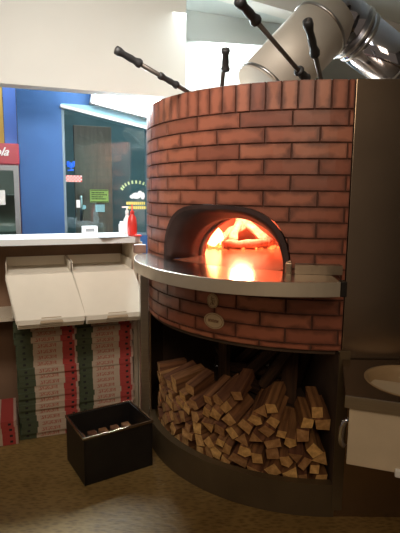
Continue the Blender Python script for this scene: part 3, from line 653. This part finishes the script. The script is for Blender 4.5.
b = B(); lathe(b, (*cB, .80), [(.188, 0), (.188, .002), (.180, .002), (.174, -.006), (.168, -.03), (.145, -.085), (.08, -.112), (0, -.12), (0, -.125), (.085, -.118), (.15, -.09), (.174, -.03), (.179, -.006)], 48, True)
obj('basin', b, M['bowl'], sk)  # steel bowl; tan base colour carries the warm light falling on it
b = B(); ab(b, .015, 1.01, .012, .33, .518, .758, .004); obj('cream_apron', b, M['apron'], sk)
b = B(); P0 = RC+a1_*.004+a2_*.06; pts = [P0+Vector((0, 0, .565)), P0-a1_*.012+Vector((0, 0, .575)), P0-a1_*.016+Vector((0, 0, .60)), P0-a1_*.014+Vector((0, 0, .64)), P0-a1_*.004+Vector((0, 0, .67)), P0+a1_*.012+Vector((0, 0, .68))]; tube(b, pts, .011, 12)
obj('side_handle', b, M['chrome'], sk, 'shiny curved handle')
b = B(); ab(b, .19, .235, .0, .04, .505, .537, .006); obj('corner_bracket', b, M['white'], sk, 'small white bracket')
for (u, v) in ((.62, .05), (.97, .05), (.62, .30), (.97, .30)): b = B(); ab(b, u, u+.03, v, v+.03, 0, .765); obj('leg', b, M['steel'], sk)

# ================================================================ WOODPILE
def log_sections():
    out = []; rnd = random.Random(5)
    def sq(w, h, j=.08): return [(sx*w/2*(1+rnd.uniform(-j, j)*2), sz*h/2*(1+rnd.uniform(-j, j)*2)) for sx, sz in ((-1, -1), (1, -1), (1, 1), (-1, 1))]
    out.append(('square', sq(.062, .058), .30)); out.append(('square', sq(.052, .056), .29)); out.append(('square', sq(.07, .062), .31))
    out.append(('square', sq(.045, .045), .28)); out.append(('square', sq(.056, .05, .14), .30))
    out.append(('oblong', sq(.084, .05), .30)); out.append(('oblong', sq(.075, .042), .29)); out.append(('oblong', sq(.09, .056), .32))
    out.append(('three-cornered', [(-.042, -.028), (.042, -.026), (.004, .042)], .30)); out.append(('three-cornered', [(-.034, -.03), (.04, -.022), (-.02, .036)], .29))
    out.append(('five-sided', [(-.036, -.024), (.006, -.036), (.038, -.014), (.03, .024), (-.024, .032)], .31))
    out.append(('five-sided', [(-.028, -.03), (.026, -.026), (.04, .008), (.006, .034), (-.034, .018)], .30))
    out.append(('round', [(.036*math.cos(a*math.tau/8)*(1+.1*((a*7) % 3-1)), .034*math.sin(a*math.tau/8)) for a in range(8)], .46))
    out.append(('half-round', [(-.045, -.02), (.045, -.02), (.04, .012), (.015, .028), (-.015, .03), (-.04, .012)], .5))
    return out
SEC = log_sections(); SEC += [(k_, s_, .17+.012*(i_ % 4)) for i_, (k_, s_, L_) in enumerate(SEC[:12])]; rnd = random.Random(21); LM = []      # the last twelve are short chunks
for kind, sec, L in SEC:
    b = B(); n = len(sec); rows = []; NR = 7
    for i in range(NR):
        y = -L/2+L*i/(NR-1); k = .985 if i in (0, NR-1) else 1
        rows.append([b.verts.new((a*k+rnd.uniform(-.0012, .0012), y+(rnd.uniform(-.003, .003) if i in (0, NR-1) else 0), c*k+rnd.uniform(-.0012, .0012))) for a, c in sec])
    for p_, q_ in zip(rows, rows[1:]):
        for i in range(n): b.faces.new((p_[i], p_[(i+1) % n], q_[(i+1) % n], q_[i]))
    f1 = b.faces.new(rows[0][::-1]); f2 = b.faces.new(rows[-1]); f1.material_index = f2.material_index = 1
    bmesh.ops.recalc_face_normals(b, faces=b.faces); me = bpy.data.meshes.new('firewood_log'); b.to_mesh(me); b.free()
    big = kind in ('round', 'half-round'); me.materials.append(M['rear_wood'] if big else M['side']); me.materials.append(M['rear_wood'] if big else M['end']); LM.append(me)  # rear logs dark on sides and ends, carrying the store's shade in colour
LOGS = [(7,-.074,2.872,.093,.003,-.546,-.838,-.002),(0,-.049,2.788,.092,.030,-.531,-.847,-.019),(9,-.004,2.703,.089,.159,.465,.867,-.085),(2,.041,2.663,.102,.599,-.347,-.646,-.322),(0,.094,2.598,.093,.022,-.422,-.906,-.010),(10,.161,2.546,.095,.920,-.051,-.129,-.366),(7,.255,2.489,.101,.942,-.051,-.170,-.284),(8,.325,2.443,.086,.485,.248,.826,-.146),(0,.430,2.417,.096,.695,.114,.701,-.113),(0,.525,2.397,.096,.703,.047,.709,-.047),(1,-.109,2.937,.141,.631,.401,.463,-.477),(2,-.073,2.852,.153,.073,.552,.829,-.049),(1,.001,2.724,.143,.228,.444,.857,-.126),(0,.051,2.676,.173,.622,.328,.634,-.321),(1,.110,2.597,.157,.631,-.268,-.682,-.254),(5,.160,2.571,.166,.555,-.297,-.745,-.221),(3,.201,2.518,.137,.902,-.060,-.234,-.357),(5,.371,2.426,.146,.406,.212,.889,-.014),(1,.470,2.401,.147,.195,-.076,-.977,-.054),(9,.577,2.375,.102,.160,-.066,-.985,-.011),(2,-.101,2.936,.201,.095,.622,.777,-.035),(2,-.062,2.826,.227,.786,-.169,-.339,-.489),(8,-.020,2.776,.171,.649,.329,.585,-.357),(5,.043,2.653,.227,.024,-.388,-.921,-.020),(0,.114,2.595,.227,.752,.231,.533,-.312),(11,.193,2.529,.199,.208,-.336,-.912,-.110),(1,.238,2.483,.171,.547,.310,.755,-.186),(8,.335,2.437,.182,.888,-.007,-.401,-.225),(8,.494,2.389,.197,.981,.050,.167,-.086),(2,.606,2.380,.162,.661,.010,.750,.011),(10,-.102,2.936,.271,.782,.055,.017,-.620),(2,-.019,2.783,.269,.820,-.112,-.239,-.508),(1,-.024,2.734,.208,.844,.141,.240,-.458),(3,.041,2.637,.271,.647,.287,.652,-.271),(0,.104,2.609,.287,.070,.394,.916,-.020),(1,.152,2.540,.255,.351,.345,.867,-.081),(7,.268,2.485,.222,.961,.123,.158,-.191),(2,.426,2.413,.211,.909,.025,-.366,-.196),(3,.542,2.374,.191,.801,.143,.581,.009),(3,.594,2.369,.216,.726,.063,.683,-.043),(1,-.104,2.910,.324,.612,-.333,-.550,-.460),(7,-.061,2.847,.290,.793,-.074,-.215,-.564),(0,-.003,2.715,.298,.760,.302,.424,-.389),(0,.038,2.663,.330,.177,.494,.851,-.034),(10,.100,2.601,.355,.882,-.072,-.182,-.430),(6,.215,2.499,.281,.764,-.002,-.576,-.290),(10,.283,2.468,.284,.982,.111,.012,-.155),(4,.344,2.436,.263,.981,.104,-.030,-.159),(0,.408,2.428,.289,.981,.070,-.123,-.135),(6,.533,2.380,.268,.509,.066,.856,.060),(8,.606,2.390,.279,.988,.037,.149,.006),(3,-.111,2.917,.378,.063,.531,.845,.019),(10,-.075,2.860,.369,.102,-.515,-.839,-.145),(7,-.033,2.788,.358,.848,.120,.053,-.514),(8,-.005,2.718,.367,.812,-.062,-.248,-.525),(1,.051,2.636,.397,.872,.168,.166,-.429),(3,.177,2.513,.304,.614,.291,.734,-.016),(8,.301,2.459,.340,.956,.115,.098,-.252),(9,.358,2.423,.367,.519,.291,.803,-.023),(5,.405,2.418,.346,.185,.133,.972,.061),(11,.468,2.396,.284,.762,.184,.621,.013),(2,.580,2.385,.332,.919,.078,.387,-.008),(0,-.107,2.942,.437,.781,.028,-.049,-.622),(3,-.074,2.821,.411,.408,.499,.744,-.174),(1,-.036,2.758,.412,.025,-.508,-.855,-.104),(6,.007,2.690,.411,.868,.186,.111,-.447),(8,.138,2.553,.381,.869,.285,.351,-.201),(0,.193,2.521,.374,.645,.328,.686,-.077),(4,.259,2.484,.366,.887,.011,-.335,-.318),(2,.314,2.453,.415,.238,-.229,-.932,-.151),(3,.446,2.390,.407,.668,.165,.725,-.022),(9,.499,2.385,.316,.099,-.057,-.974,-.193),(4,-.104,2.942,.497,.582,.464,.523,-.416),(6,-.093,2.887,.455,.500,-.386,-.602,-.489),(7,-.010,2.749,.497,.625,.391,.615,-.279),(4,.024,2.680,.466,.100,-.409,-.887,-.190),(11,.075,2.619,.449,.893,.208,.208,-.342),(2,.181,2.534,.451,.764,-.056,-.533,-.360),(2,.243,2.493,.437,.844,-.020,-.425,-.327),(0,.390,2.417,.434,.929,.211,.274,-.127),(11,.497,2.388,.392,.602,.227,.764,.047),(2,.558,2.390,.412,.653,-.051,-.733,-.184),(1,-.114,2.943,.552,.781,.029,-.049,-.622),(3,-.082,2.836,.497,.519,.514,.665,-.154),(1,-.052,2.788,.472,.037,.476,.876,.070),(0,.048,2.650,.529,.921,.157,.051,-.352),(6,.131,2.562,.447,.757,-.028,-.522,-.392),(5,.232,2.496,.506,.424,.363,.830,-.004),(11,.334,2.441,.475,.925,.198,.305,-.114),(1,.424,2.399,.483,.821,.030,-.513,-.250),(1,.532,2.381,.478,.992,.098,.085,.005),(2,.603,2.383,.483,.993,.111,-.043,-.005),(2,-.078,2.869,.571,.011,-.575,-.796,-.192),(3,-.068,2.806,.545,.262,.599,.756,-.035),(8,.006,2.709,.577,.380,-.262,-.834,-.303),(7,.101,2.610,.539,.585,.346,.719,-.144),(1,.139,2.548,.525,.625,-.112,-.674,-.377),(0,.298,2.456,.535,.363,-.154,-.866,-.309),(8,.372,2.428,.523,.374,.232,.896,.062),(1,.412,2.405,.550,.961,.128,-.131,-.207),(1,.476,2.383,.533,.206,.183,.926,.259),(4,.578,2.381,.541,.994,.112,-.007,-.008),(3,-.068,2.799,.604,.901,.221,-.018,-.374),(10,.065,2.639,.597,.893,.221,.223,-.322),(10,.139,2.564,.598,.925,.238,.185,-.231),(10,.197,2.521,.539,.488,.389,.781,-.021),(1,.255,2.468,.593,.764,.286,.576,-.059),(13,.475,2.900,.569,.203,.543,-.308,-.755),(13,.306,2.828,.403,.612,.258,-.715,.221),(12,.605,2.757,.557,.251,.546,-.334,-.726),(13,.160,2.886,.612,.359,.359,.609,.609),(12,.439,3.020,.533,.646,.146,-.331,-.673),(12,.487,2.655,.655,.721,-.422,-.239,.495),(12,.521,2.920,.490,.166,.202,.946,.191),(12,.358,2.851,.492,.270,-.695,-.429,-.509),(13,.528,2.693,.614,.663,-.719,.155,-.141),(12,.328,2.743,.554,.797,-.320,-.257,.443),(12,.603,2.916,.533,.185,-.067,-.922,.334),(13,.331,2.852,.618,.130,-.211,.920,-.303),(13,.339,3.040,.579,.615,-.404,.127,.666),(13,.340,3.030,.651,.132,.618,.767,.107)]
items = []
def too_crosswise(v, p, q):
    d = q @ Vector((0, 1, 0)); r_ = Vector((CX, CY, 0))-Vector((p[0], p[1], 0)); c = abs(d.xy.normalized().dot(r_.xy.normalized())); return v < 12 and p[2] > .36 and (c < .82 or abs(d.z) > .38)
for (v, x, y, z, qw, qx, qy, qz) in LOGS:
    if too_crosswise(v, (x, y, z), Quaternion((qw, qx, qy, qz))): continue
    if v < 12:      # neighbours lie side by side: push each one out until its end is at the front of the store
        d_ = Quaternion((qw, qx, qy, qz)) @ Vector((0, 1, 0)); L_ = SEC[v][2]/2
        if d_.y > 0: d_ = -d_
        re = math.hypot(x+d_.x*L_-CX, y+d_.y*L_-CY)
        if abs(d_.z) < .3 and re < .90 and z > .30: k_ = min(.14, .905-re); x += d_.x*k_; y += d_.y*k_; z += d_.z*k_
        if z > .36: f_ = Vector((x, y, z))+d_*L_; v += 14; f_ -= d_*SEC[v][2]/2; x, y, z = f_; L_ = SEC[v][2]/2
    if v not in (12, 13) and (z+(d_*L_).z) > (.56 if x > .12 else .50): continue
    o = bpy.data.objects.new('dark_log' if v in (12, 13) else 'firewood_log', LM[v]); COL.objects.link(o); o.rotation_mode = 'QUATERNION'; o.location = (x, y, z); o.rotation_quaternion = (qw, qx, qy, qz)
    d = Quaternion((qw, qx, qy, qz)) @ Vector((0, 1, 0)); L = SEC[v][2]
    ends = [Vector((x, y, z))+d*L/2, Vector((x, y, z))-d*L/2]; e_ = max(ends, key=lambda p: (p.xy-Vector((CX, CY))).length)
    items.append((o, v, e_))
front = [i for i in items if i[1] not in (12, 13)]; rear = [i for i in items if i[1] in (12, 13)]
front.sort(key=lambda i: i[2].z); rows = [[] for _ in range(7)]
for k, it in enumerate(front): rows[min(6, int((it[2].z-.08)/.075)) if it[2].z > .08 else 0].append(it)
names = ['bottom layer', 'second layer up', 'third layer up', 'fourth layer up', 'fifth layer up', 'sixth layer up', 'topmost layer']
for r_, its in enumerate(rows):
    its.sort(key=lambda i: math.atan2(i[2].x, i[2].y))
    for k, (o, v, e_) in enumerate(its):
        v_ = v; v = v-14 if v > 13 else v; size = 'small ' if v in (3, 9, 6) else ('large ' if v in (2, 7, 10) else '')
        tag(o, f'{size}split log with {SEC[v][0]} end, {ordinal(k+1)} from the left in the {names[r_]}', 'firewood', 'split logs stacked under the oven')
rear.sort(key=lambda i: i[0].location.x)
for k, (o, v, e_) in enumerate(rear): tag(o, f'dark {SEC[v][0]} log at the back of the woodstore, {ordinal(k+1)} from the left', 'firewood', 'dark logs at the back of the woodstore')
